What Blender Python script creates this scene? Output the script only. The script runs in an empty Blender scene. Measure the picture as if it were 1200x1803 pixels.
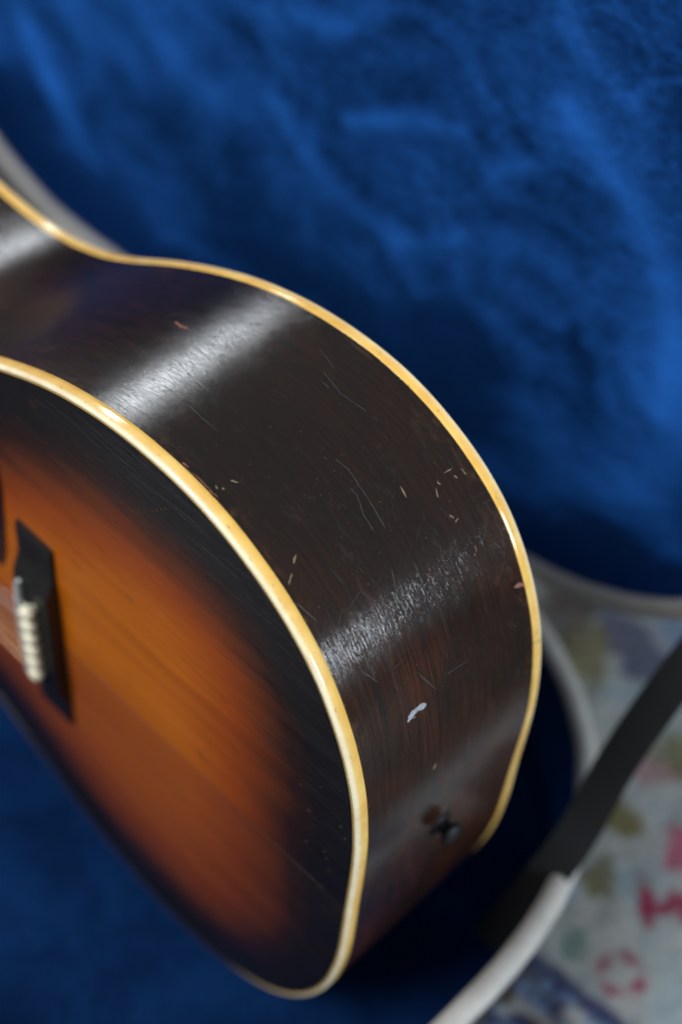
import bpy, math, random
import numpy as np
from mathutils import Vector, Matrix, noise as mnoise
random.seed(7)
S = 0.001                                   # all coordinates below are written in millimetres
scn = bpy.context.scene
col = scn.collection

# ------------------------------------------------------------------ camera
cam = bpy.data.cameras.new('camera'); camo = bpy.data.objects.new('camera', cam); col.objects.link(camo)
R = ((0.705339, -0.560729, 0.433682), (0.705494, 0.495642, -0.506574), (0.0691, 0.663267, 0.745186))
M = Matrix(R).to_4x4(); M.translation = Vector((177.098, -242.337, 611.01)) * S
camo.matrix_world = M
cam.sensor_fit = 'VERTICAL'; cam.sensor_height = 36; cam.sensor_width = 24
cam.lens = 2484.74 / 1803 * 36
cam.clip_start = 0.01; cam.clip_end = 50
cam.dof.use_dof = True; cam.dof.focus_distance = 0.582; cam.dof.aperture_fstop = 2.8; cam.dof.aperture_blades = 9
scn.camera = camo

# ------------------------------------------------------------------ light: a room by day, three windows
w = bpy.data.worlds.new('World'); scn.world = w; w.use_nodes = True
bg = w.node_tree.nodes['Background']; bg.inputs[0].default_value = (0.90, 0.96, 1.0, 1); bg.inputs[1].default_value = 0.25

def window_lamp(name, target, az, el, dist, sx, sy, power, color):
    l = bpy.data.lights.new(name, 'AREA'); l.shape = 'RECTANGLE'; l.size = sx; l.size_y = sy; l.energy = power; l.color = color
    o = bpy.data.objects.new(name, l); col.objects.link(o)
    a, e = math.radians(az), math.radians(el)
    d = Vector((math.cos(a) * math.cos(e), math.sin(a) * math.cos(e), math.sin(e)))
    o.location = Vector(target) * S + d * dist
    o.rotation_euler = d.to_track_quat('Z', 'Y').to_euler()
    return o
window_lamp('front_window', (-100, 0, 100), -112, 48, 2.4, 1.2, 1.1, 66, (0.97, 0.98, 1.0))
window_lamp('rear_left_window', (-160, 45, 200), 148, 31, 2.6, 0.34, 0.30, 8.5, (0.90, 0.95, 1.0))
window_lamp('rear_right_window', (-36, 12, 158), 13, 13, 2.6, 0.44, 0.66, 66, (0.80, 0.90, 1.0))
scn.view_settings.view_transform = 'Standard'; scn.view_settings.look = 'None'
scn.view_settings.exposure = 0.0; scn.view_settings.gamma = 1.0

# ------------------------------------------------------------------ node helper
class NT:
    def __init__(s, name):
        s.m = bpy.data.materials.new(name); s.m.use_nodes = True; s.t = s.m.node_tree
        s.p = s.t.nodes['Principled BSDF']
    def n(s, typ, **k):
        x = s.t.nodes.new(typ)
        for a, b in k.items(): setattr(x, a, b)
        return x
    def l(s, a, b): s.t.links.new(a, b)
    def put(s, x, v):
        if isinstance(v, (int, float)): x.default_value = v
        elif isinstance(v, tuple):
            x.default_value = v if len(v) == len(x.default_value) else (*v, 1)
        else: s.l(v, x)
    def math(s, op, a, b=0.0, c=0.0, clamp=False):
        x = s.n('ShaderNodeMath', operation=op, use_clamp=clamp)
        s.put(x.inputs[0], a); s.put(x.inputs[1], b); s.put(x.inputs[2], c); return x.outputs[0]
    def mix(s, f, a, b, mode='MIX'):
        x = s.n('ShaderNodeMix', data_type='RGBA', blend_type=mode)
        s.put(x.inputs[0], f); s.put(x.inputs[6], a); s.put(x.inputs[7], b); return x.outputs[2]
    def ramp(s, f, stops):
        x = s.n('ShaderNodeValToRGB'); e = x.color_ramp.elements
        while len(e) < len(stops): e.new(0.5)
        for q, (p, c) in zip(e, stops):
            q.position = p; q.color = (c, c, c, 1) if isinstance(c, (int, float)) else (*c, 1)
        s.put(x.inputs[0], f); return x.outputs[0]
    def noise(s, vec, scale, detail=3, rough=0.55, dist=0.0):
        x = s.n('ShaderNodeTexNoise'); s.l(vec, x.inputs['Vector'])
        x.inputs['Scale'].default_value = scale; x.inputs['Detail'].default_value = detail
        x.inputs['Roughness'].default_value = rough; x.inputs['Distortion'].default_value = dist
        return x.outputs[0]
    def map(s, vec, scale=(1, 1, 1), rot=(0, 0, 0), loc=(0, 0, 0)):
        x = s.n('ShaderNodeMapping'); s.l(vec, x.inputs[0])
        x.inputs['Scale'].default_value = scale; x.inputs['Rotation'].default_value = rot; x.inputs['Location'].default_value = loc
        return x.outputs[0]
    def obj(s): return s.n('ShaderNodeTexCoord').outputs['Object']
    def uv(s): return s.n('ShaderNodeTexCoord').outputs['UV']
    def attr(s, name): return s.n('ShaderNodeAttribute', attribute_name=name)
    def bump(s, h, strength, dist, normal=None):
        x = s.n('ShaderNodeBump'); s.l(h, x.inputs['Height'])
        x.inputs['Strength'].default_value = strength; x.inputs['Distance'].default_value = dist
        if normal: s.l(normal, x.inputs['Normal'])
        return x.outputs[0]
    def set(s, **k):
        for a, b in k.items(): s.put(s.p.inputs[a.replace('_', ' ')], b)
        return s.m

# ---- side wood: nearly black stained mahogany with reddish grain; UV = (arc length, depth) in metres
def mat_side():
    g = NT('dark_mahogany'); uv = g.uv()
    big = g.noise(g.map(uv, (9, 16, 1)), 1.0, 4, .6, .6)
    grain = g.noise(g.map(uv, (26, 620, 1)), 1.0, 5, .62, .25)
    fine = g.noise(g.map(uv, (150, 2600, 1)), 1.0, 3, .6)
    red = g.math('MULTIPLY', g.ramp(big, [(.38, 0.22), (.62, 1.0)]), g.ramp(grain, [(.36, 0.0), (.66, 1.0)]))
    sep = g.n('ShaderNodeSeparateXYZ'); g.l(uv, sep.inputs[0])
    tail = g.ramp(sep.outputs[0], [(.0, 1.0), (.13, 1.0), (.18, .30), (.26, .14), (.40, .45)])
    red = g.math('MULTIPLY', red, tail)
    c = g.mix(red, (0.0080, 0.0058, 0.0048), (0.075, 0.0195, 0.0075))
    pore = g.ramp(fine, [(.60, 0.0), (.70, 1.0)])
    c = g.mix(g.math('MULTIPLY', pore, .45), c, (0.040, 0.019, 0.012))
    # rubbed-through colour close to the front and back bindings
    lo = g.ramp(sep.outputs[1], [(.0070, 1.0), (.0125, 0.0)])
    hi = g.ramp(g.attr('from_back').outputs['Fac'], [(.0070, 1.0), (.022, 0.0)])
    wearn = g.ramp(g.noise(g.map(uv, (45, 120, 1)), 1.0, 5, .7, 1.0), [(.54, 0.0), (.66, 1.0)])
    wear = g.math('MULTIPLY', g.math('MAXIMUM', lo, hi), wearn)
    c = g.mix(g.math('MULTIPLY', wear, .6), c, (0.075, 0.034, 0.018))
    smear = g.ramp(g.noise(g.map(uv, (30, 55, 1), loc=(3, 1, 0)), 1.0, 6, .7, 1.5), [(.60, 0.0), (.72, 1.0)])
    c = g.mix(g.math('MULTIPLY', smear, .25), c, (0.045, 0.038, 0.034))
    rough = g.math('MULTIPLY_ADD', g.noise(g.map(uv, (35, 160, 1)), 1.0, 4, .6), .16, .075)
    rough = g.math('ADD', rough, g.math('MULTIPLY', smear, .10))
    scr = g.noise(g.map(uv, (110, 2200, 1), rot=(0, 0, .12)), 1.0, 2, .6, .2)
    h = g.math('ADD', g.math('MULTIPLY', g.ramp(fine, [(.40, 0.0), (.60, 1.0)]), .8), g.math('MULTIPLY', g.ramp(scr, [(.52, 0.0), (.68, 1.0)]), .9))
    n1 = g.bump(h, .30, .000045)
    n2 = g.bump(g.noise(g.map(uv, (22, 40, 1)), 1.0, 2, .5), .10, .0016, n1)
    return g.set(Base_Color=c, Roughness=rough, Normal=n2, Specular_IOR_Level=.55)

# ---- spruce top, sunburst finish; the attribute 'edge' is the distance to the rim in metres
def mat_top(name, amber, mid, hazy):
    g = NT(name); ob = g.obj()
    edge = g.attr('edge').outputs['Fac']
    wob = g.noise(g.map(ob, (9, 9, 14)), 1.0, 3, .5)
    stv = g.noise(g.map(ob, (7, 1, 70), loc=(2, 0, 5)), 1.0, 4, .65)
    e = g.math('ADD', edge, g.math('MULTIPLY_ADD', wob, .022, -.011))
    e = g.math('ADD', e, g.math('MULTIPLY_ADD', stv, .022, -.011))
    f = g.math('MULTIPLY', e, 8.0, clamp=True)
    grain = g.noise(g.map(ob, (5, 1, 900)), 1.0, 3, .55, .1)
    broad = g.noise(g.map(ob, (5, 1, 60)), 1.0, 4, .6, .5)
    c = g.ramp(f, [(.0, (.0055, .0048, .0050)), (.20, (.0085, .0058, .0052)), (.31, (.026, .0085, .0045)), (.40, (.080, .020, .0050)),
                   (.62, tuple(mid)), (.88, tuple(amber)), (1.0, (amber[0] * 1.04, amber[1] * 1.1, amber[2]))])
    c = g.mix(1.0, c, g.ramp(grain, [(.30, (.90, .86, .82)), (.65, (1.03, 1.03, 1.03))]), 'MULTIPLY')
    c = g.mix(1.0, c, g.ramp(broad, [(.32, (.84, .78, .72)), (.62, (1.04, 1.04, 1.04))]), 'MULTIPLY')
    blot = g.ramp(g.noise(g.map(ob, (55, 1, 90)), 1.0, 4, .6), [(.60, 0.0), (.74, 1.0)])
    c = g.mix(g.math('MULTIPLY', blot, .40), c, (.05, .018, .006))
    cr = g.noise(g.map(ob, (16, 1, 1300), rot=(0, .04, 0)), 1.0, 4, .7, .3)
    h = g.math('ADD', g.math('MULTIPLY', grain, .5), g.ramp(cr, [(.54, 0.0), (.64, 1.0)]))
    n = g.bump(h, .30, .00020)
    rough = g.math('MULTIPLY_ADD', g.noise(g.map(ob, (20, 1, 200)), 1.0, 4), .22, .20 + hazy)
    return g.set(Base_Color=c, Roughness=rough, Normal=n, Specular_IOR_Level=.5)

def mat_binding():
    g = NT('aged_ivory_binding'); ob = g.obj()
    a = g.noise(ob, 60, 4, .6); b = g.noise(ob, 500, 3, .6)
    c = g.ramp(a, [(.30, (.76, .43, .085)), (.52, (.84, .52, .125)), (.72, (.88, .60, .19))])
    # white highlight along the rounded corner, painted in as a paler colour
    cor = g.attr('corner').outputs['Fac']
    c = g.mix(g.math('MULTIPLY', cor, .88), c, (.90, .85, .64))
    bl = g.ramp(g.noise(g.map(ob, (1, 1, 1)), 28, 5, .7, .8), [(.46, 0.0), (.66, 1.0)])
    c = g.mix(g.math('MULTIPLY', bl, .38), c, (.60, .31, .06))
    # shade painted into the colour: the lower bass edge goes nearly black
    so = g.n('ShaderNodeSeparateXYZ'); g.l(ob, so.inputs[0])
    shade = g.math('MULTIPLY', g.ramp(g.math('MULTIPLY', so.outputs[2], -5.0), [(.50, 0.0), (.85, 1.0)]), g.ramp(g.math('MULTIPLY', so.outputs[0], -5.0), [(.18, 0.0), (.42, 1.0)]))
    c = g.mix(g.math('MULTIPLY', shade, .97), c, (.030, .017, .009))
    d = g.ramp(b, [(.68, 0.0), (.76, 1.0)])
    c = g.mix(g.math('MULTIPLY', d, .35), c, (.30, .17, .05))
    n = g.bump(g.noise(ob, 220, 3), .15, .0003)
    return g.set(Base_Color=c, Roughness=.13, Normal=n, Specular_IOR_Level=.65, Subsurface_Weight=.12,
                 Subsurface_Radius=(.002, .0012, .0005), Subsurface_Scale=1.0)

def plain(name, colr, rough, nscale=200, namt=.25, bumpd=.0002, bstr=.3, **k):
    g = NT(name); ob = g.obj(); a = g.noise(ob, nscale, 4, .6)
    c = g.mix(g.math('MULTIPLY', g.ramp(a, [(.3, 0.0), (.7, 1.0)]), 1.0), tuple(x * (1 - namt) for x in colr), tuple(x * (1 + namt) for x in colr))
    r = g.math('MULTIPLY_ADD', a, .12, rough - .06)
    return g.set(Base_Color=c, Roughness=r, Normal=g.bump(a, bstr, bumpd), **k)

# ---- crushed velvet lining; 'nap_shade' holds brushed-pile strokes plus shade painted on walls and behind the guitar
def mat_velvet(name, base=(.0018, .0155, .066), hi=(.0160, .118, .47), fleck=.36):
    g = NT(name); ob = g.obj(); nap_shade = g.attr('nap_shade').outputs['Fac']
    a = g.noise(g.map(ob, (1.5, 1.5, 2.2), rot=(0, .6, 0)), 6.0, 6, .62, 1.1)
    b = g.noise(g.map(ob, (1, 1, 1.6), rot=(0, .9, 0)), 34, 5, .68, 1.6)
    c_ = g.noise(ob, 900, 2, .6)
    m_ = g.noise(g.map(ob, (1, 1, 2.4), rot=(0, .5, 0)), 110, 4, .7, 1.2)
    f = g.math('ADD', g.math('MULTIPLY', g.ramp(a, [(.36, 0.0), (.70, 1.0)]), .50), g.math('MULTIPLY', g.ramp(b, [(.45, 0.0), (.75, 1.0)]), .24))
    f = g.math('ADD', f, nap_shade)
    f = g.math('ADD', f, g.math('MULTIPLY_ADD', g.ramp(m_, [(.42, 0.0), (.72, 1.0)]), fleck, -.10))
    f = g.math('MULTIPLY', f, g.ramp(c_, [(.3, .55), (.7, 1.35)]), clamp=True)
    c = g.mix(f, base, hi)
    h = g.math('ADD', g.math('MULTIPLY', b, .8), g.math('MULTIPLY', c_, .25))
    n = g.bump(h, .32, .0018)
    return g.set(Base_Color=c, Roughness=.85, Normal=n, Specular_IOR_Level=.03, Sheen_Weight=.42, Sheen_Roughness=.40,
                 Sheen_Tint=(.035, .26, .85))

MS = mat_side()
MT1 = mat_top('sunburst_treble_half', (.45, .112, .0035), (.29, .056, .0035), 0)
MT2 = mat_top('sunburst_bass_half', (.31, .070, .0075), (.20, .040, .006), .08)
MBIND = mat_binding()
MDARKLINE = plain('dark_purfling', (.03, .017, .008), .4)
MEBON = plain('dark_bridge_wood', (.006, .005, .005), .45, 400, .4)
MPIN = plain('ivory_pin', (.80, .77, .58), .28, 300, .06)
MBONE = plain('bone_saddle', (.50, .54, .55), .35, 300, .06)
MGUARD = plain('dark_pickguard', (.022, .008, .006), .22, 60, .7)
MWIRE = plain('bronze_string', (.38, .22, .12), .32, 300, .1, Metallic=.8)
MSTEEL = plain('steel_string', (.6, .55, .5), .3, 300, .1, Metallic=.9)
MBACK = plain('back_mahogany', (.03, .012, .007), .3, 60, .4)
MRIM = plain('grey_vinyl_edging', (.36, .35, .325), .55, 70, .12, .0004, .5)
MSHELL = plain('black_case_vinyl', (.014, .015, .014), .5, 900, .3, .0005, .8)
MSTRAP = plain('black_webbing', (.0045, .0048, .006), .9, 1200, .35, .0006, .8)
MVLID = mat_velvet('blue_plush_lid')
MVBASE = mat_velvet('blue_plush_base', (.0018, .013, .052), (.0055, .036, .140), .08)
MPINEND = plain('black_end_pin', (.005, .005, .008), .55, Specular_IOR_Level=.3)

# ------------------------------------------------------------------ mesh helpers
def build(name, verts, faces, mat, parent=None, smooth=True, uvs=None, attrs=None, kind=None, label=None, auto=None):
    me = bpy.data.meshes.new(name)
    me.from_pydata([tuple(c * S for c in v) for v in verts], [], faces)
    if uvs is not None:
        ul = me.uv_layers.new(name='UVMap')
        idx = np.empty(len(me.loops), dtype=np.int32); me.loops.foreach_get('vertex_index', idx)
        ul.data.foreach_set('uv', (np.asarray(uvs, dtype=np.float32)[idx]).ravel())
    for k, v in (attrs or {}).items():
        a = me.attributes.new(k, 'FLOAT', 'POINT'); a.data.foreach_set('value', np.asarray(v, dtype=np.float32))
    if smooth: me.polygons.foreach_set('use_smooth', [True] * len(me.polygons))
    me.materials.append(mat); me.update()
    o = bpy.data.objects.new(name, me); col.objects.link(o)
    if parent: o.parent = parent
    if kind: o['kind'] = kind
    if label: o['label'] = label
    return o
def thing(name, label, cat, group=None, loc=(0, 0, 0)):
    o = bpy.data.objects.new(name, None); o.empty_display_size = .05; col.objects.link(o); o['label'] = label; o['category'] = cat
    if group: o['group'] = group
    return o
def grid_faces(nu, nv, closed_v=False, flip=False, off=0):
    F = []
    for i in range(nu - 1):
        for j in range(nv if closed_v else nv - 1):
            a = off + i * nv + j; b = off + i * nv + (j + 1) % nv; c = b + nv; d = a + nv
            F.append((a, d, c, b) if flip else (a, b, c, d))
    return F
def fbm(x, y, z, sc=1.0, oct=3): return mnoise.fractal(Vector((x * sc, y * sc, z * sc)), 1.0, 2.0, oct)

# ------------------------------------------------------------------ guitar outline
CP = [(0, 0), (.85, 60.96), (12.7, 115.83), (42.6, 165.16), (90.11, 194.92), (140.08, 202.43), (190.35, 195.4), (240.85, 175.98),
      (290.53, 150.89), (329.81, 140.18), (364.37, 140.53), (399.27, 145.6), (439.55, 149.55), (469.81, 144.83), (496.96, 119.31),
      (510.03, 75.15), (514.06, 0)]
def catmull(P, n):
    P = np.array(P, float); Q = np.vstack([[P[1, 0], -P[1, 1]], P, [P[-2, 0], -P[-2, 1]]]); out = []
    for i in range(1, len(Q) - 2):
        a, b, c, d = Q[i - 1:i + 3]
        for t in np.arange(n) / n:
            out.append(.5 * ((2 * b) + (-a + c) * t + (2 * a - 5 * b + 4 * c - d) * t * t + (-a + 3 * b - 3 * c + d) * t ** 3))
    out.append(P[-1]); return np.array(out)
half = catmull(CP, 60)
full = np.vstack([half[::-1] * [1, -1], half[1:]])           # neck -> bottom edge -> tail -> top edge -> neck
dd = np.r_[0, np.cumsum(np.hypot(*np.diff(full, axis=0).T))]
NS = 785; tt = np.linspace(0, dd[-1], NS)
OU = np.interp(tt, dd, full[:, 0]); OV = np.interp(tt, dd, full[:, 1]); OS = tt - dd[-1] / 2
for _ in range(70):                                           # iron out the control-point kinks in curvature
    OU[1:-1] = OU[1:-1] * .5 + (OU[2:] + OU[:-2]) * .25; OV[1:-1] = OV[1:-1] * .5 + (OV[2:] + OV[:-2]) * .25
tx = np.gradient(-OU); tz = np.gradient(OV); ln = np.hypot(tx, tz)
ONX = tz / ln; ONZ = -tx / ln                                 # outward normal in (x, z)
OX = -OU; OZ = OV
def depth_at(u): return 123.12 - 21.92 * u / 514.0
def half_width(u):                                            # inside of the binding
    return float(np.interp(u, half[:, 0], half[:, 1]))

guitar = thing('acoustic_guitar', 'old sunburst acoustic guitar standing on its edge inside the open blue-lined case, cream bindings', 'guitar')

# ---- sides
BW = 6.6                                                      # binding height on the side
NW = 44
V = []; UV = []; FB = []
for j in range(NW):
    for i in range(NS):
        D = depth_at(OU[i]); wv = (BW - .3) + (D - 2 * (BW - .3)) * j / (NW - 1)
        r = .12 * fbm(OS[i] * .02, wv * .03, 0)
        V.append((OX[i] + ONX[i] * r, wv, OZ[i] + ONZ[i] * r)); UV.append((OS[i] * S, wv * S)); FB.append((D - wv) * S)
build('side', V, grid_faces(NW, NS), MS, guitar, uvs=UV, attrs={'from_back': FB})

# ---- bindings: rounded bars let into both corners, with purfling lines inside
def binding(name, back, profile, mat, parent, label=None, corner=None):
    V = []; C = []
    n = len(profile)
    for i in range(NS):
        D = depth_at(OU[i])
        wob = .10 * fbm(OS[i] * .05, 3.3 if back else 7.7, 0)
        for k, (nn, wv) in enumerate(profile):
            y = D - wv if back else wv
            m = nn + (wob if nn > -3 else 0)
            V.append((OX[i] + ONX[i] * m, y, OZ[i] + ONZ[i] * m)); C.append(corner[k] if corner else 0.0)
    F = grid_faces(NS, n, closed_v=True, flip=back)
    return build(name, V, F, mat, parent, attrs={'corner': C}, label=label)
prof = [(-2.0, 3.0), (-2.0, -.12), (-1.8, -.18), (-1.6, -.17)]
cc = [0, .3, .8, 1]
for a in range(0, 91, 15):
    t = math.radians(a); prof.append((-1.45 + 1.6 * math.sin(t), 1.45 - 1.6 * math.cos(t))); cc.append(1 if a < 60 else .75 if a < 80 else .45)
prof += [(.16, 2.4), (.16, 4.2), (.15, 6.2), (-.25, BW), (-2.0, BW)]; cc += [.15, 0, 0, 0, 0]
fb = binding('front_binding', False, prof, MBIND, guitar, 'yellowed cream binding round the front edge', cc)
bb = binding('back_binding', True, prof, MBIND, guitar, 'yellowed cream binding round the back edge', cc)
pl1 = [(-2.5, 1.5), (-2.5, -.08), (-2.0, -.08), (-2.0, 1.5)]
pl2 = [(-2.95, 1.5), (-2.95, -.13), (-2.5, -.13), (-2.5, 1.5)]
binding('dark_line', False, pl1, MDARKLINE, fb)
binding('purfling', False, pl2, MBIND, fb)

# cracks across the back binding, and shrinkage nicks
def side_point(s, wv, off=0.0):
    i = (s - OS[0]) / (OS[1] - OS[0]); i0 = int(max(0, min(NS - 2, math.floor(i)))); f = i - i0
    L = lambda A: A[i0] * (1 - f) + A[i0 + 1] * f
    nx, nz = L(ONX), L(ONZ)
    return Vector((L(OX) + nx * off, wv, L(OZ) + nz * off)), Vector((nx, 0, nz))
V = []; F = []
def sliver(pts, wd, off):                                     # a thin raised or sunk lens along (s, w) points on the side
    base = len(V); n = len(pts)
    for k, (s_, w_) in enumerate(pts):
        a = pts[max(0, k - 1)]; b = pts[min(n - 1, k + 1)]
        t = Vector((b[0] - a[0], b[1] - a[1])); t.normalize() if t.length > 0 else None
        q = Vector((-t.y, t.x)); wk = wd * (.25 if k in (0, n - 1) else 1) * random.uniform(.6, 1.2)
        for sg in (-1, 1):
            p, _ = side_point(s_ + q.x * sg * wk / 2, w_ + q.y * sg * wk / 2, off); V.append(tuple(p))
    for k in range(n - 1):
        a = base + 2 * k; F.append((a, a + 1, a + 3, a + 2))
Dm = depth_at(0)
for s0, l in ((96.5, 6.2), (101, 3.2), (80, 2.6)):
    sliver([(s0, Dm - 7.2), (s0 + .5, Dm - 5), (s0 - .2, Dm - 3), (s0 + .4, Dm - 7.2 + l)], .55 if l > 5 else .18, .22)
build('crack', V, F, plain('crack_grime', (.05, .028, .014), .8), bb, kind='stuff')

# ---- soundboard, two book-matched halves with a slight dome
hu = half[:, 0]; hv = half[:, 1]
rimpts = np.c_[-full[:, 0], full[:, 1]][::3]
def edge_dist(x, z): return float(np.sqrt(((rimpts - [x, z]) ** 2).sum(1).min()))
def dome(x, z, e=None):
    e = edge_dist(x, z) if e is None else e
    t = max(0, min(1, (e - 4) / 120.0)); k = t * t * (3 - 2 * t)
    return -2.2 * k - .35 * fbm(x * .012, z * .012, 5) * min(1, e / 25)
ins_x = OX - ONX * 2.8; ins_z = OZ - ONZ * 2.8
mid = NS // 2
def board(name, sgn, mat, label):
    idx = range(mid, NS) if sgn > 0 else range(mid, -1, -1)
    idx = list(idx); K = 56; V = []; E = []
    for i in idx:
        x = ins_x[i]; x = max(-510.5, min(-2.8, x)); zt = ins_z[i]
        if abs(zt) < .5: zt = .5 * sgn
        for k in range(K + 1):
            z = zt * (k / K) + (.06 * sgn if k == 0 else 0)
            e = 4.0 + edge_dist(x, z) - 4.0
            crease = -.22 * math.exp(-abs(z) / 7.0) if True else 0
            if k == 0: crease = .05
            V.append((x, (0.0 if k == K else dome(x, z, e) + crease), z)); E.append(e * S)
    F = []
    for a in range(len(idx) - 1):
        for k in range(K):
            p = a * (K + 1) + k; f = (p, p + 1, p + K + 2, p + K + 1)
            cx = sum(V[q][0] for q in f) / 4; cz = sum(V[q][2] for q in f) / 4
            if (cx + 372) ** 2 + cz ** 2 < 50 ** 2: continue
            F.append(f if sgn < 0 else f[::-1])
    return build(name, V, F, mat, guitar, attrs={'edge': E}, label=label)
board('soundboard_half', 1, MT1, 'upper half of the sunburst top, bright amber centre')
board('soundboard_half', -1, MT2, 'lower half of the sunburst top, duller red brown')

# soundhole rosette (outside the photograph, keeps the body whole from the side)
V = []; n = 64
for r, y in ((49, -1.2), (49, -2.9), (61, -2.9), (61, -1.2)):
    for k in range(n): a = 2 * math.pi * k / n; V.append((-372 + r * math.cos(a), y, r * math.sin(a)))
build('rosette', V, [(j * n + k, j * n + (k + 1) % n, (j + 1) * n + (k + 1) % n, (j + 1) * n + k) for j in range(3) for k in range(n)], MBIND, guitar, smooth=False)

# ---- back, gently arched
V = []; K = 24; idx = list(range(mid, NS, 4))
for i in idx:
    for k in range(-K, K + 1):
        x = max(-511, min(-2.8, OX[i] - ONX[i] * 2.8)); z = (OZ[i] - ONZ[i] * 2.8) * k / K; e = edge_dist(x, z)
        V.append((x, depth_at(-x) - .2 + 9 * (1 - math.exp(-e / 70.0)) - 9 * (1 - math.exp(-2.8 / 70)), z))
build('back', V, grid_faces(len(idx), 2 * K + 1), MBACK, guitar)

# ---- bridge with saddle and six pins
def slab(name, xs, prof_fn, zs, y0, mat, parent):
    """closed block: outline rectangle xs, height profile prof_fn(x,z) above y0, over stations zs"""
    V = []; nx = len(xs); nz = len(zs)
    for z in zs:
        for x in xs: V.append((x, y0(x, z) - prof_fn(x, z), z))
    for z in zs:
        for x in xs: V.append((x, y0(x, z) + 1.0, z))
    F = grid_faces(nz, nx); o = nz * nx
    F += [tuple(q + o for q in f[::-1]) for f in grid_faces(nz, nx)]
    for j in range(nz - 1):
        a = j * nx; F.append((a, a + nx, a + nx + o, a + o)); b = a + nx - 1; F.append((b, b + o, b + nx + o, b + nx))
    for i in range(nx - 1):
        F.append((i, i + o, i + 1 + o, i + 1)); b = (nz - 1) * nx + i; F.append((b, b + 1, b + 1 + o, b + o))
    return build(name, V, F, mat, parent, smooth=False)
BX0, BX1 = -238.0, -209.5; BL = 76.0
def bh(x, z):
    a = abs(z); t = max(0, min(1, (a - 40) / 16.0)); t = t * t * (3 - 2 * t)
    hgt = 8.2 * (1 - t) + 3.2 * t
    ex = min(x - BX0, BX1 - x); ez = BL - a
    return hgt - 1.1 * math.exp(-ex / .8) - .8 * math.exp(-max(ez, 0) / 1.2)
xs = [BX0, BX0 + .8, BX0 + 2, BX0 + 5] + [BX0 + 8 + 2.6 * k for k in range(6)] + [BX1 - 2, BX1 - .8, BX1]
zs = [-BL, -BL + 1.2] + list(np.linspace(-BL + 3, BL - 3, 60)) + [BL - 1.2, BL]
dome0 = lambda x, z: dome(x, z)
bridge = slab('bridge', xs, bh, zs, dome0, MEBON, guitar)
bridge['label'] = 'dark wooden bridge, long and rectangular'
ysur = dome(-226, 0) - 8.2
# saddle: low curved bone strip
V = []; F = []; nst = 40
for k in range(nst + 1):
    z = -37 + 78 * k / nst; x = -232.5 + 1.5 * (k / nst); h = 3.2 + 1.2 * math.cos((k / nst - .5) * 2.6)
    for dx, dy in ((-1.4, 1), (-1.4, -h + .7), (-.7, -h), (.7, -h), (1.4, -h + .7), (1.4, 1)): V.append((x + dx, ysur + dy, z))
build('saddle', V, grid_faces(nst + 1, 6, closed_v=True) + [tuple(range(6)), tuple(range(nst * 6, nst * 6 + 6))[::-1]], MBONE, bridge)
# pins
def lathe(profile, n, centre, ax='y'):
    V = []; F = []
    for r, h in profile:
        for k in range(n):
            a = 2 * math.pi * k / n
            if ax == 'y': V.append((centre[0] + r * math.cos(a), centre[1] - h, centre[2] + r * math.sin(a)))
            else: V.append((centre[0] + h, centre[1] + r * math.cos(a), centre[2] + r * math.sin(a)))
    m = len(profile)
    for j in range(m - 1):
        for k in range(n):
            F.append((j * n + k, j * n + (k + 1) % n, (j + 1) * n + (k + 1) % n, (j + 1) * n + k))
    F.append(tuple((m - 1) * n + k for k in range(n))); return V, F
pinp = [(2.6, -1.5), (2.7, 1.2), (3.3, 1.8), (4.3, 2.6), (4.75, 4.2), (4.6, 5.8), (3.9, 7.0), (2.6, 7.8), (1.0, 8.15)]
for k in range(6):
    V, F = lathe(pinp, 24, (-221.0, ysur, -26.5 + 10.6 * k)); build('bridge_pin', V, F, MPIN, bridge)

# ---- strings
def tube(name, pts, r, mat, parent, n=8):
    V = []; P = [Vector(p) for p in pts]
    for k, p in enumerate(P):
        t = (P[min(len(P) - 1, k + 1)] - P[max(0, k - 1)]).normalized(); a = t.orthogonal().normalized(); b = t.cross(a)
        for j in range(n):
            q = 2 * math.pi * j / n; V.append(tuple(p + (a * math.cos(q) + b * math.sin(q)) * r))
    return build(name, V, grid_faces(len(P), n, closed_v=True) + [tuple(range(n)), tuple(range((len(P) - 1) * n, len(P) * n))[::-1]], mat, parent)
gauges = [.33, .42, .62, .80, 1.05, 1.35]
for k in range(6):                                            # treble string uppermost
    z = 26.5 - 10.6 * k; g_ = gauges[k] * .5; zs_ = 27 - 10.8 * k
    hS = 3.2 + 1.2 * math.cos(((zs_ + 37) / 78 - .5) * 2.6)
    pts = [(-223, ysur - .2, z), (-227, ysur - 1.6, z), (-232, ysur - hS - g_, z), (-380, ysur - hS - 1.0, z * .86), (-560, ysur - hS + 2.2, z * .76), (-860, -10.5, z * .68)]
    tube('string', pts, g_, MWIRE if k > 1 else MSTEEL, guitar)

# ---- pickguard (only its lower tip is in the photograph)
PG = [(-250.5, 103), (-249.5, 86), (-250.5, 66), (-252.5, 48), (-255.5, 31), (-260, 20), (-268, 19), (-280, 34), (-300, 50), (-325, 60), (-350, 70), (-372, 76),
      (-395, 78), (-412, 84), (-405, 105), (-380, 118), (-345, 122), (-310, 128), (-280, 128), (-260, 118)]
def solid(name, poly, y_off, th, mat, parent):
    V = [(x, dome(x, z) - y_off - th, z) for x, z in poly] + [(x, dome(x, z) + .3, z) for x, z in poly]; n = len(poly)
    F = [tuple(range(n)), tuple(range(n, 2 * n))[::-1]] + [(k, k + n, (k + 1) % n + n, (k + 1) % n) for k in range(n)]
    return build(name, V, F, mat, parent, smooth=False)
solid('pickguard', PG, .35, .9, MGUARD, guitar)

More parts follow.
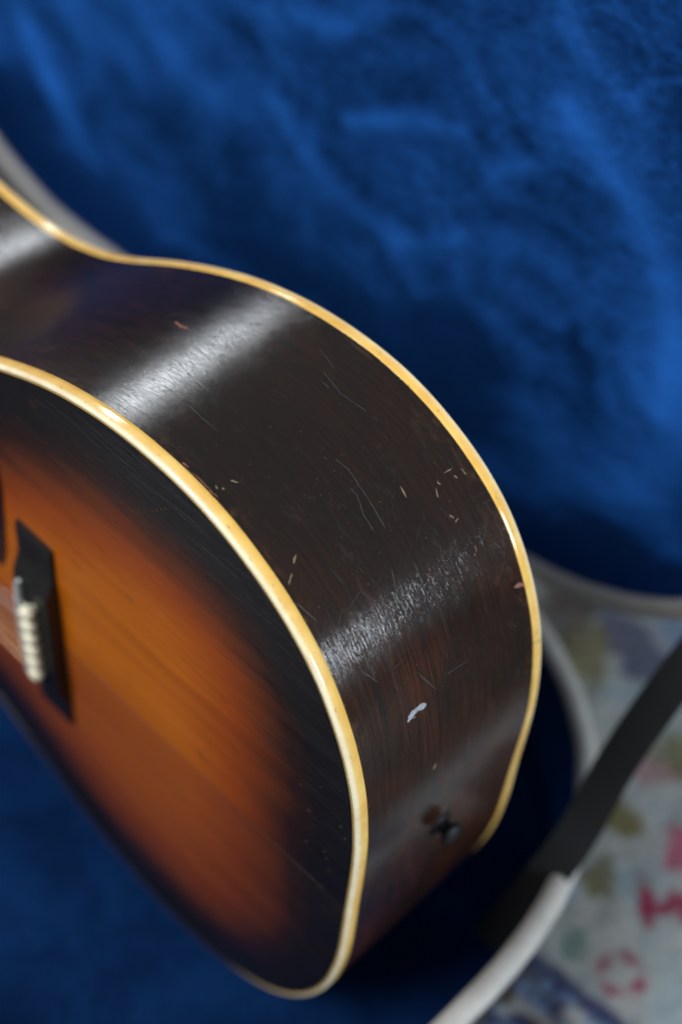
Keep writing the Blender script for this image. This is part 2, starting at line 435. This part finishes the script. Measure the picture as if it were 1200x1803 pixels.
# ---- neck and fingerboard (beyond the frame)
V = []; F = []; st = [(-430, 28, 8), (-505, 27.5, 8), (-513, 27.4, 8), (-860, 22, 7)]
for x, hw, th in st: V += [(x, -2.4, -hw), (x, -8.5, -hw), (x, -9.2, 0), (x, -8.5, hw), (x, -2.4, hw)]
build('fingerboard', V, grid_faces(len(st), 5, closed_v=True) + [(0, 1, 2, 3, 4), tuple(range(15, 20))[::-1]], MEBON, guitar, smooth=False)
V = []
for x, hw, dp in ((-513, 27, 60), (-530, 27, 45), (-560, 27, 22), (-620, 25.5, 18), (-860, 21.8, 17)):
    for k in range(13):
        a = math.pi * k / 12; V.append((x, -2.3 + dp * math.sin(a), hw * math.cos(a)))
build('neck', V, grid_faces(5, 13, closed_v=True) + [tuple(range(13)), tuple(range(52, 65))[::-1]], MBACK, guitar)

# ---- end pin in the middle of the tail
V, F = lathe([(7.0, -.4), (7.0, .8), (6.2, 1.3), (4.2, 1.5), (3.6, 3.4), (3.8, 4.8), (5.6, 6.0), (6.3, 7.2), (5.9, 8.6), (4.2, 9.6), (1.7, 10.0)], 28, (0, 61, 9), 'x')
build('end_pin', V, F, MPINEND, guitar)

# ---- chips, dents and hairline scratches in the lacquer of the side (each a sliver lying on the surface)
def chips(name, lst, colr, rough, wd, off=.10, parent=guitar, kind='stuff'):
    global V, F
    V = []; F = []
    for pts, w_ in lst: sliver(pts, w_, off)
    m = plain(name + '_colour', colr, rough, 900, .35)
    return build(name, V, F, m, parent, kind=kind, smooth=False)
def jit(pts, n, a):
    out = []
    for k in range(len(pts) - 1):
        for j in range(n):
            t = j / n; out.append((pts[k][0] * (1 - t) + pts[k + 1][0] * t + random.uniform(-a, a), pts[k][1] * (1 - t) + pts[k + 1][1] * t + random.uniform(-a, a)))
    out.append(pts[-1]); return out
chips('pale_chip', [(jit([(113.2, 35.6), (114.5, 38.0), (115.0, 41.4), (113.6, 46.6)], 4, .18), 3.1), (jit([(112.4, 34.6), (113.4, 36.6), (113.6, 38.6)], 3, .2), 1.6), ([(111.6, 38.2), (112.0, 38.8), (112.3, 39.6)], .5)], (.30, .31, .34), .45, 1)
tan = [[(70.0, 47.6), (72.6, 50.0)], [(206.5, 19.0), (204.2, 15.7)], [(201.5, 12.7), (198.5, 8.8)], [(247.9, 10.6), (246.1, 10.0)], [(245.6, 11.6), (244.3, 12.2)],
       [(246.3, 16.7), (243.7, 19.0)], [(198.6, 99.6), (198.2, 104.3)], [(195.9, 108.3), (192.1, 108.9)], [(195.1, 91.7), (191.4, 90.3)], [(204.8, 77.6), (199.3, 76.8)],
       [(182.6, 90.9), (180.2, 92.1)], [(178.3, 91.6), (179.0, 94.2)], [(195.2, 103.4), (193.2, 103.9)], [(197.1, 94.1), (195.5, 94.9)]]
chips('tan_chip', [(jit(p, 4, .22), random.uniform(.45, .8) if k else 1.6) for k, p in enumerate(tan)], (.17, .13, .075), .7, 1)
pale = [[(265.4, 86.9), (259.3, 85.8), (252.0, 84.5), (241.4, 86.9), (232.2, 88.6)], [(261.2, 82.6), (257.2, 82.7)],
        [(229.7, 60.4), (223.1, 61.8), (219.2, 61.8), (214.3, 61.2), (205.6, 60.9), (194.2, 60.2)], [(233.1, 56.5), (230.9, 57.5)],
        [(216.1, 57.4), (212.3, 57.8), (204.1, 55.0), (195.3, 54.7)], [(285.8, 30.1), (277.8, 29.2), (267.3, 29.5)], [(277.7, 95.9), (263.2, 92.0)],
        [(175.2, 64.1), (164.8, 63.2), (157.6, 61.3)], [(179.2, 53.0), (165.7, 48.3), (159.1, 41.4)], [(131.6, 45.8), (116.3, 54.0)], [(191.5, 7.0), (179.6, 11.1)],
        [(160.1, 106.1), (155.7, 108.6)], [(120, 60), (118, 75)], [(150, 20), (140, 26)]]
chips('hairline_scratch', [(jit(p, 5, .18), .20) for p in pale], (.075, .073, .072), .6, 1)
sp = []
for _ in range(260):
    s_ = random.uniform(20, 340); w_ = random.uniform(9, 113); l = random.choice([.3, .4, .6, .9]); a = random.gauss(0, .5)
    sp.append(([(s_, w_), (s_ + l * math.cos(a) * .6, w_ + l * math.sin(a) * .6), (s_ + l * math.cos(a), w_ + l * math.sin(a))], random.uniform(.16, .5)))
chips('rust_speck', sp, (.11, .05, .028), .7, 1)
sp = []
for _ in range(110):
    s_ = random.gauss(165, 40); w_ = random.uniform(9, 113); l = random.uniform(2, 11); a = random.choice([random.gauss(0, .15), random.gauss(0, .2), random.gauss(1.1, .3)])
    sp.append(([(s_ + l * t * math.cos(a + .04 * t), w_ + l * t * math.sin(a + .04 * t)) for t in (0, .25, .5, .75, 1)], random.uniform(.05, .13)))
chips('fine_scratch', sp, (.045, .045, .046), .5, 1, off=.085)
sp = []
for _ in range(70):
    s_ = random.uniform(-150, 420); w_ = random.choice([random.gauss(6.5, .25), random.gauss(1.9, .7)]); l = random.uniform(.4, 2.6)
    sp.append(([(s_, w_), (s_ + l * .5, w_ + random.uniform(-.2, .2)), (s_ + l, w_)], random.uniform(.12, .40)))
for _ in range(60):
    s_ = random.uniform(-20, 420); w_ = depth_at(0) - random.choice([random.gauss(6.5, .25), random.gauss(3.4, .8)]); l = random.uniform(.5, 3.0)
    i_ = int((s_ - OS[0]) / (OS[1] - OS[0])); w_ += depth_at(OU[i_]) - depth_at(0)
    sp.append(([(s_, w_), (s_ + l * .5, w_ + random.uniform(-.2, .2)), (s_ + l, w_)], random.uniform(.12, .35)))
chips('binding_nick', sp, (.16, .075, .025), .7, 1, off=.235)
chips('worn_patch', [([(131.5, 115.5), (133, 114.4), (134.0, 112.2), (134.6, 109.5)], 2.2), (jit([(338.2, 66.4), (333, 65.2), (328.8, 65.2)], 3, .6), 1.6),
                     (jit([(264.7, 7.4), (260.9, 7.6)], 3, .2), .8), (jit([(258, 7.2), (248, 7.3), (243, 7.5)], 4, .25), .6)], (.20, .075, .05), .6, 1)
# marks on the top
V = []; F = []
def top_sliver(pts, wd):
    base = len(V); n = len(pts)
    for k, (x, z) in enumerate(pts):
        a = pts[max(0, k - 1)]; b = pts[min(n - 1, k + 1)]; t = Vector((b[0] - a[0], b[1] - a[1])); t.normalize()
        wk = wd * (.3 if k in (0, n - 1) else 1) * random.uniform(.6, 1.2)
        for sg in (-1, 1):
            X, Z = x - t.y * sg * wk / 2, z + t.x * sg * wk / 2
            V.append((X, dome(X, Z) - .16, Z))
    for k in range(n - 1): a = base + 2 * k; F.append((a, a + 1, a + 3, a + 2))
dots = [(-146.0, 158.1), (-141.5, 161.4), (-137.0, 164.9), (-132.4, 169.5), (-129.6, 172.2), (-126.7, 175.0), (-124, 177.8), (-121.2, 180.7), (-116.9, 183.6)]
for x, z in dots: top_sliver([(x - .6, z - .5), (x, z), (x + .8, z + .4)], .7)
for x, z in [(-14.6, -58.7), (-25.5, 81.0), (-11.8, 64.8), (-8.5, 58.7), (-30.3, 27.2), (-17.4, 28.8), (-30.5, 55.2), (-36.9, 69.1), (-19, 33), (-15, 20)]:
    top_sliver([(x - .9, z - .6), (x, z), (x + 1.1, z + .5)], random.uniform(.4, 1.1))
for _ in range(60):
    x = random.uniform(-190, -12); hw = half_width(-x) - 6; z = random.uniform(hw - 45, hw)
    top_sliver([(x, z), (x + .4, z + .1), (x + .8, z + .1)], random.uniform(.15, .45))
build('tan_chip', V, F, plain('top_chip', (.095, .052, .020), .7), guitar, kind='stuff', smooth=False)
V = []; F = []
for k in range(46):
    x = random.uniform(-215, -40); hw = half_width(-x) - 5; z = hw - abs(random.gauss(0, 22)); l = random.uniform(5, 38)
    top_sliver([(x + l * t, min(z + .5 * math.sin(t * 5 + k), half_width(-(x + l * t)) - 5.5)) for t in np.linspace(0, 1, 7)], random.uniform(.05, .13))
SV, SF = V, F
V = []; F = []
top_sliver([(-x, -.25 + .12 * math.sin(x * .13)) for x in np.linspace(16, 206, 60)], .45)  # thin pale strip painted in as the highlight along the seam
build('seam_highlight', V, F, plain('seam_highlight_tone', (.20, .11, .065), .4), guitar, smooth=False, label='fine pale painted highlight along the seam between the two halves of the top')
V, F = SV, SF
build('hairline_scratch', V, F, plain('top_scratch', (.10, .10, .11), .45), guitar, kind='stuff', smooth=False)

# ------------------------------------------------------------------ the case
def halfw(x):
    """outer half width of the case mouth at x"""
    xc, a, b = -200.0, 254.0, 245.0
    if x > xc: return b * max(0.0, 1 - ((x - xc) / a) ** 2.4) ** (1 / 2.4)
    return float(np.interp(-x, [200, 300, 400, 480, 560, 620, 650, 690, 740, 800, 860, 1100, 1160, 1200, 1215, 1220],
                           [245, 243, 240, 242, 246, 245, 238, 223, 190, 135, 90, 80, 82, 62, 34, 0]))
top = []
for k in range(0, 200):                                       # dense round the lower bout
    a = math.pi / 2 * k / 199; x = -200 + 254 * math.sin(math.pi / 2 - a) ** .9; top.append((x, halfw(x)))
xx = -203.0
while xx > -1219.8: top.append((xx, halfw(xx))); xx -= 4.0 if xx > -1180 else 1.5
top.append((-1220.0, 0.0)); top[0] = (54.0, 0.0)
top = np.array(top)
loop = np.vstack([top[::-1] * [1, -1], top[1:]])
d_ = np.r_[0, np.cumsum(np.hypot(*np.diff(loop, axis=0).T))]
NC = 2 * 380 + 1; t_ = np.linspace(0, d_[-1], NC)
LX = np.interp(t_, d_, loop[:, 0]); LY = np.interp(t_, d_, loop[:, 1])
for _ in range(6):
    LX[1:-1] = LX[1:-1] * .5 + (LX[2:] + LX[:-2]) * .25; LY[1:-1] = LY[1:-1] * .5 + (LY[2:] + LY[:-2]) * .25
LX = (LX + LX[::-1]) / 2; LY = (LY - LY[::-1]) / 2
gx = np.gradient(LX); gy = np.gradient(LY); gl = np.hypot(gx, gy); LNX = gy / gl; LNY = -gx / gl
case = thing('guitar_case', 'open guitar case lined in blue plush with grey edging, lid upright behind the guitar', 'instrument case')
def base_xf(a, b, d): return (a, b + 50.0, -110.0 - d)        # mouth plane horizontal, d goes down
HY = 295.0
def lid_xf(a, b, d): return (a, HY + d, -108.0 + 245.0 - b)   # mouth plane vertical, hinged on the far long side
CM = NC // 2
def nap_shade_strokes(x, z, L):
    v = 0
    for pts, wd, am in L:
        best = 1e9
        for k in range(len(pts) - 1):
            ax, az = pts[k]; bx_, bz = pts[k + 1]; ex, ez = bx_ - ax, bz - az
            t = max(0, min(1, ((x - ax) * ex + (z - az) * ez) / (ex * ex + ez * ez))); q = math.hypot(x - ax - ex * t, z - az - ez * t)
            best = min(best, q)
        v += am * math.exp(-(best / wd) ** 2)
    return v
LIDS = [([(-690, 15), (-673, -7), (-640, -43), (-608, -85)], 15, .75), ([(-413, 90), (-368, 61), (-303, 44), (-270, 20)], 10, .42),
        ([(-185, 195), (-140, 166), (-109, 139), (-84, 94), (-76, 50)], 12, .55), ([(-345, 108), (-287, 139), (-255, 147)], 8, .50), ([(-293, 45), (-239, 77)], 8, .32),
        ([(-112, 66), (-92, 48)], 9, .3), ([(-420, 150), (-360, 165), (-330, 190)], 14, .4), ([(-560, 110), (-500, 70), (-470, 60)], 16, .35),
        ([(-520, 60), (-470, 30)], 16, .35), ([(-450, 190), (-400, 230), (-330, 240)], 20, .35), ([(-70, 90), (-62, 40), (-66, -10), (-85, -45), (-120, -62)], 22, .7), ([(-110, 30), (-95, -30)], 25, .35), ([(-180, 10), (-140, -30)], 20, .25), ([(-560, 150), (-480, 130)], 22, .35), ([(-330, 230), (-290, 262), (-240, 270)], 16, .35), ([(-640, 60), (-600, 20)], 16, .3), ([(-620, 70), (-560, 40)], 18, .3),
        ([(-200, 240), (-150, 215)], 7, .25), ([(-230, 130), (-190, 160)], 7, .3)]
DARKS = [([(-260, 40), (-200, 5), (-165, 10)], 14, -.25), ([(-500, 25), (-420, -20), (-330, -40), (-230, -50)], 48, -.42), ([(-150, 60), (-120, 20)], 10, -.25)]  # the wide stroke behind the guitar paints in shade; the others are dark nap
def shell(prefix, xf, depth, fillet, rimw, rows, lining_mat, flip, strokes=None, taper=9.0):
    # lining: wall then fillet then floor/panel
    rings = [(rimw - 1.0, 1.5)]
    for k in range(1, 5): rings.append((rimw + 1.0, (depth - fillet) * k / 4))
    for k in range(1, 9):
        a = math.pi / 2 * k / 8; rings.append((rimw + 1.0 + fillet * (1 - math.cos(a)), depth - fillet + fillet * math.sin(a)))
    V = []; NP = []
    for r, d in rings:
        for i in range(NC):
            bulge = .9 * fbm(LX[i] * .02, LY[i] * .02, d * .02 + 9)
            a, b = LX[i] - LNX[i] * (r + bulge), LY[i] - LNY[i] * (r + bulge)
            if i in (0, NC - 1, CM): b = 0.0
            V.append(xf(a, b, d)); NP.append(-.55 * (1 - (d / depth) ** 3) + .12 * fbm(a * .01, b * .01, d * .02))  # walls darkened towards the rim: shade painted into the lining tone
    F = grid_faces(len(rings), NC, flip=flip)
    last = (len(rings) - 1) * NC; off = len(V)
    r = rings[-1][0]
    for i in range(CM, NC):
        a = LX[i] - LNX[i] * r; b0 = max(.2, LY[i] - LNY[i] * r)
        for k in range(rows + 1):
            b = b0 * (1 - 2 * k / rows)
            P = xf(a, b, 0); u, v = (P[0], P[2]) if strokes else (P[0], P[1])
            nap_shade = 0; dz = 0
            if strokes:
                nap_shade = nap_shade_strokes(u, v, LIDS + DARKS); dz = -6.0 * nap_shade_strokes(u, v, LIDS)
            e = min(1, (b0 - abs(b)) / 25)
            dz += e * (2.4 * fbm(u * .012, v * .012, 1) + .9 * fbm(u * .04, v * .04, 3))
            V.append(xf(a, b, depth + dz * max(0, e))); NP.append(nap_shade * .8 + .10 * fbm(u * .008, v * .008, 2))
    n = NC - CM
    F += grid_faces(n, rows + 1, off=off, flip=not flip)
    build(prefix + '_lining', V, F, lining_mat, case, attrs={'nap_shade': NP}, label='royal blue plush lining of the ' + prefix)
    # rounded grey edging
    pr = [(rimw, 3.0), (rimw, -1.0), (rimw - 1.5, -2.6), (rimw * .62, -3.6), (rimw * .35, -3.2), (1.0, -1.6), (-.6, .8), (-.8, 5.0), (.4, 7.0), (1.5, 7.0)]
    V = []
    for i in range(NC):
        wob = .35 * fbm(LX[i] * .03, LY[i] * .03, 4)
        for r, d in pr: V.append(xf(LX[i] - LNX[i] * (r + wob), LY[i] - LNY[i] * (r + wob), d + wob))
    build(prefix + '_edging', V, grid_faces(NC, len(pr), closed_v=True, flip=not flip), MRIM, case, label='grey vinyl edging round the ' + prefix + ' rim')
    # black shell outside, walls drawn in slightly
    T = depth + 14.0
    pr = [(1.4, 5.0), (0.4, 9.0), (1.5, 14.0), (taper, T - 14), (taper + 3, T - 4), (taper + 12, T)]
    V = []
    for r, d in pr:
        for i in range(NC): V.append(xf(LX[i] - LNX[i] * r, LY[i] - LNY[i] * r, d))
    F = grid_faces(len(pr), NC, flip=not flip); off = (len(pr) - 1) * NC
    for i in range(CM, NC - 1):
        j = NC - 1 - i; F.append((off + i, off + i + 1, off + j - 1, off + j) if j > 0 else (off + i, off + i + 1, off + j))
    build(prefix + '_shell', V, F, MSHELL, case)
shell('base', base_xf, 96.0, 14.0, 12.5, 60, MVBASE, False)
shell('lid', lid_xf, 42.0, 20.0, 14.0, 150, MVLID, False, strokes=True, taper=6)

# strap that holds the lid up: webbing from the inner wall of the base to the lid
def ribbon(name, pts, wdir, wd, th, mat, parent):
    V = []; P = [Vector(p) for p in pts]
    n = len(P)
    for k, p in enumerate(P):
        t = (P[min(n - 1, k + 1)] - P[max(0, k - 1)]).normalized()
        q = Vector(wdir[0]).lerp(Vector(wdir[1]), k / (n - 1)); q = (q - t * q.dot(t)).normalized(); m = t.cross(q)
        for a, b in ((-.5, -.5), (-.49, .5), (-.2, .54), (.2, .54), (.49, .5), (.5, -.5)): V.append(tuple(p + q * a * wd + m * b * th))
    return build(name, V, grid_faces(n, 6, closed_v=True) + [tuple(range(6)), tuple(range((n - 1) * 6, n * 6))[::-1]], mat, parent, smooth=False)
def bez(ctrl, n):
    P = np.array(ctrl, float); out = []
    Q = np.vstack([2 * P[0] - P[1], P, 2 * P[-1] - P[-2]])
    for i in range(1, len(Q) - 2):
        a, b, c, d = Q[i - 1:i + 3]
        for t in np.arange(n) / n: out.append(tuple(.5 * ((2 * b) + (-a + c) * t + (2 * a - 5 * b + 4 * c - d) * t * t + (-a + 3 * b - 3 * c + d) * t ** 3)))
    out.append(tuple(P[-1])); return out
ribbon('lid_strap', bez([(20, 114, -172), (23, 122, -148), (27, 135, -121), (29, 152, -99), (26, 173, -90), (22, 193, -72), (21, 212, -45), (22, 240, -10), (26, 268, 26), (33, 301, 64)], 6), [(.8, .1, -.1), (1, .1, 0)], 23, 1.8, MSTRAP, case)

# ------------------------------------------------------------------ rug, drawn motif by motif on a fine sheet
RZ = -230.0
def mixc(a, b, t): t = max(0.0, min(1.0, t)); return tuple(p * (1 - t) + q * t for p, q in zip(a, b))
CREAM = (.33, .33, .312); PALEB = (.25, .305, .325); NAVY = (.026, .032, .095); MAG = (.22, .008, .045); OLIVE = (.12, .10, .025)
BROWN = (.055, .038, .03); SLATE = (.12, .19, .32); TEAL = (.10, .17, .15); GREY = (.34, .34, .33)
def blob(x, y, cx, cy, rx, ry, rot, soft=.6, wob=.8):
    c, s_ = math.cos(rot), math.sin(rot); dx, dy = x - cx, y - cy; u, v = (dx * c + dy * s_) / rx, (-dx * s_ + dy * c) / ry
    r = math.hypot(u, v) + wob * fbm(x * .12, y * .12, cx * .3)
    return max(0.0, min(1.0, (1 + soft - r) / soft))
MOT = [(59, 240, 5, 13, .75, MAG), (84, 255, 13, 10, .4, MAG), (68, 240, 9, 3.5, .9, MAG), (12, 274, 12, 9, .3, OLIVE), (28, 228, 8, 12, .6, OLIVE), (47, 181, 7, 9, .2, TEAL),
       (-72, 400, 45, 16, -.4, NAVY), (-92, 365, 14, 26, .5, OLIVE), (4, 322, 14, 10, .4, (.28, .16, .18)), (10, 346, 16, 14, .5, OLIVE), (54, 288, 10, 14, .3, (.33, .03, .09)),
       (19, 200, 7, 8, 0, (.16, .24, .34)), (-40, 430, 40, 14, -.5, SLATE), (-130, 380, 20, 30, .2, BROWN), (30, 400, 18, 14, .4, MAG), (100, 330, 16, 12, 0, NAVY), (36, 205, 6, 5, 0, GREY)]
STRONG = {(59, 240), (84, 255), (68, 240), (12, 274)}
RM = random.Random(11)
for _ in range(150):
    x = RM.uniform(-850, 750); y = RM.uniform(-600, 1000)
    if -110 < x < 110 and 140 < y < 440: continue
    MOT.append((x, y, RM.uniform(7, 22), RM.uniform(7, 22), RM.uniform(0, 3), RM.choice([MAG, OLIVE, NAVY, SLATE, TEAL, BROWN])))
def rug_colour(x, y):
    a = fbm(x * .018, y * .018, 2, 1, 4)
    c = mixc(CREAM, PALEB, .5 + 1.1 * a)
    c = mixc(c, GREY, .6 * max(0, fbm(x * .03, y * .03, 8)) * 2)
    for mx, my, rx, ry, ro, cc_ in MOT:
        if abs(x - mx) < 55 and abs(y - my) < 55:
            t = blob(x, y, mx, my, rx, ry, ro)
            if t > 0: c = mixc(c, cc_, t * (.92 if (mx, my) in STRONG else .8))
    # ring flower
    r = math.hypot((x - 79), (y - 187) * .95) + 2.2 * fbm(x * .15, y * .15, 6)
    petals = .62 + .38 * math.sin(4 * math.atan2(y - 187, x - 79) + .9)
    c = mixc(c, MAG, math.exp(-((r - 12.5) / 3.6) ** 2) * petals)
    # border: navy guard stripe, then a mottled dark band
    bd = (y - 153) + (x - 25) * -.09 + 2.0 * fbm(x * .05, y * .05, 3)
    if -60 < bd + 60 and bd < 0 and bd > -120:
        m = .35 + .9 * fbm(x * .07, y * .07, 12, 1, 4); k = .5 + 1.0 * fbm(x * .09, y * .09, 20, 1, 4)
        c = mixc(mixc(BROWN, SLATE, .35 + 2.2 * (m - .35)), NAVY, max(0, k - .45) * 1.8); c = mixc(c, (.35, .36, .36), max(0, fbm(x * .06, y * .06, 30)) * 1.4)
    c = mixc(c, NAVY, math.exp(-(bd / 5.5) ** 2))
    c = mixc(c, NAVY, math.exp(-((bd + 120) / 4.5) ** 2) * .92)
    sp_ = 1 + .22 * fbm(x * .22, y * .22, 40, 1, 3) + .12 * fbm(x * .6, y * .6, 50, 1, 2)
    return tuple(max(.004, q * sp_) for q in c)
def axis(lo, hi, a, b, fine, coarse):
    out = []; v = lo
    while v < hi: out.append(v); v += fine if a <= v < b else coarse
    out.append(hi); return out
rxs = axis(-520, 172, -150, 190, 2.0, 14.0); rys = axis(-800, 1300, 90, 560, 2.0, 14.0)
V = []; CL = []
for x in rxs:
    for y in rys:
        h = .9 * fbm(x * .05, y * .05, 1) + .5 * math.sin(y * 2.1) * (1 if 90 < y < 560 and -150 < x < 190 else 0)
        V.append((x, y, RZ + h)); CL.append((*rug_colour(x, y), 1.0))
g = NT('woven_wool_rug'); ob = g.obj()
ca = g.attr('rug_dye').outputs['Color']
yarn = g.noise(g.map(ob, (320, 900, 1)), 1.0, 3, .6); yc = g.ramp(yarn, [(.3, .72), (.7, 1.18)])
ccol = g.mix(1.0, ca, yc, 'MULTIPLY')
g.set(Base_Color=ccol, Roughness=.95, Specular_IOR_Level=.1, Sheen_Weight=.15, Normal=g.bump(yarn, .7, .0015))
rug = build('rug', V, grid_faces(len(rxs), len(rys), flip=True), g.m)
ca_ = rug.data.color_attributes.new('rug_dye', 'FLOAT_COLOR', 'POINT'); ca_.data.foreach_set('color', np.array(CL, dtype=np.float32).ravel())
rug['label'] = 'cream and pale blue woven rug with magenta and navy motifs under the case'; rug['category'] = 'rug'

# floor under the rug
build('floor', [(-4000, -4000, -236), (4000, -4000, -236), (4000, 4000, -236), (-4000, 4000, -236)], [(0, 1, 2, 3)], plain('dark_floor', (.020, .021, .017), .5, 8, .3), kind='structure', smooth=False)
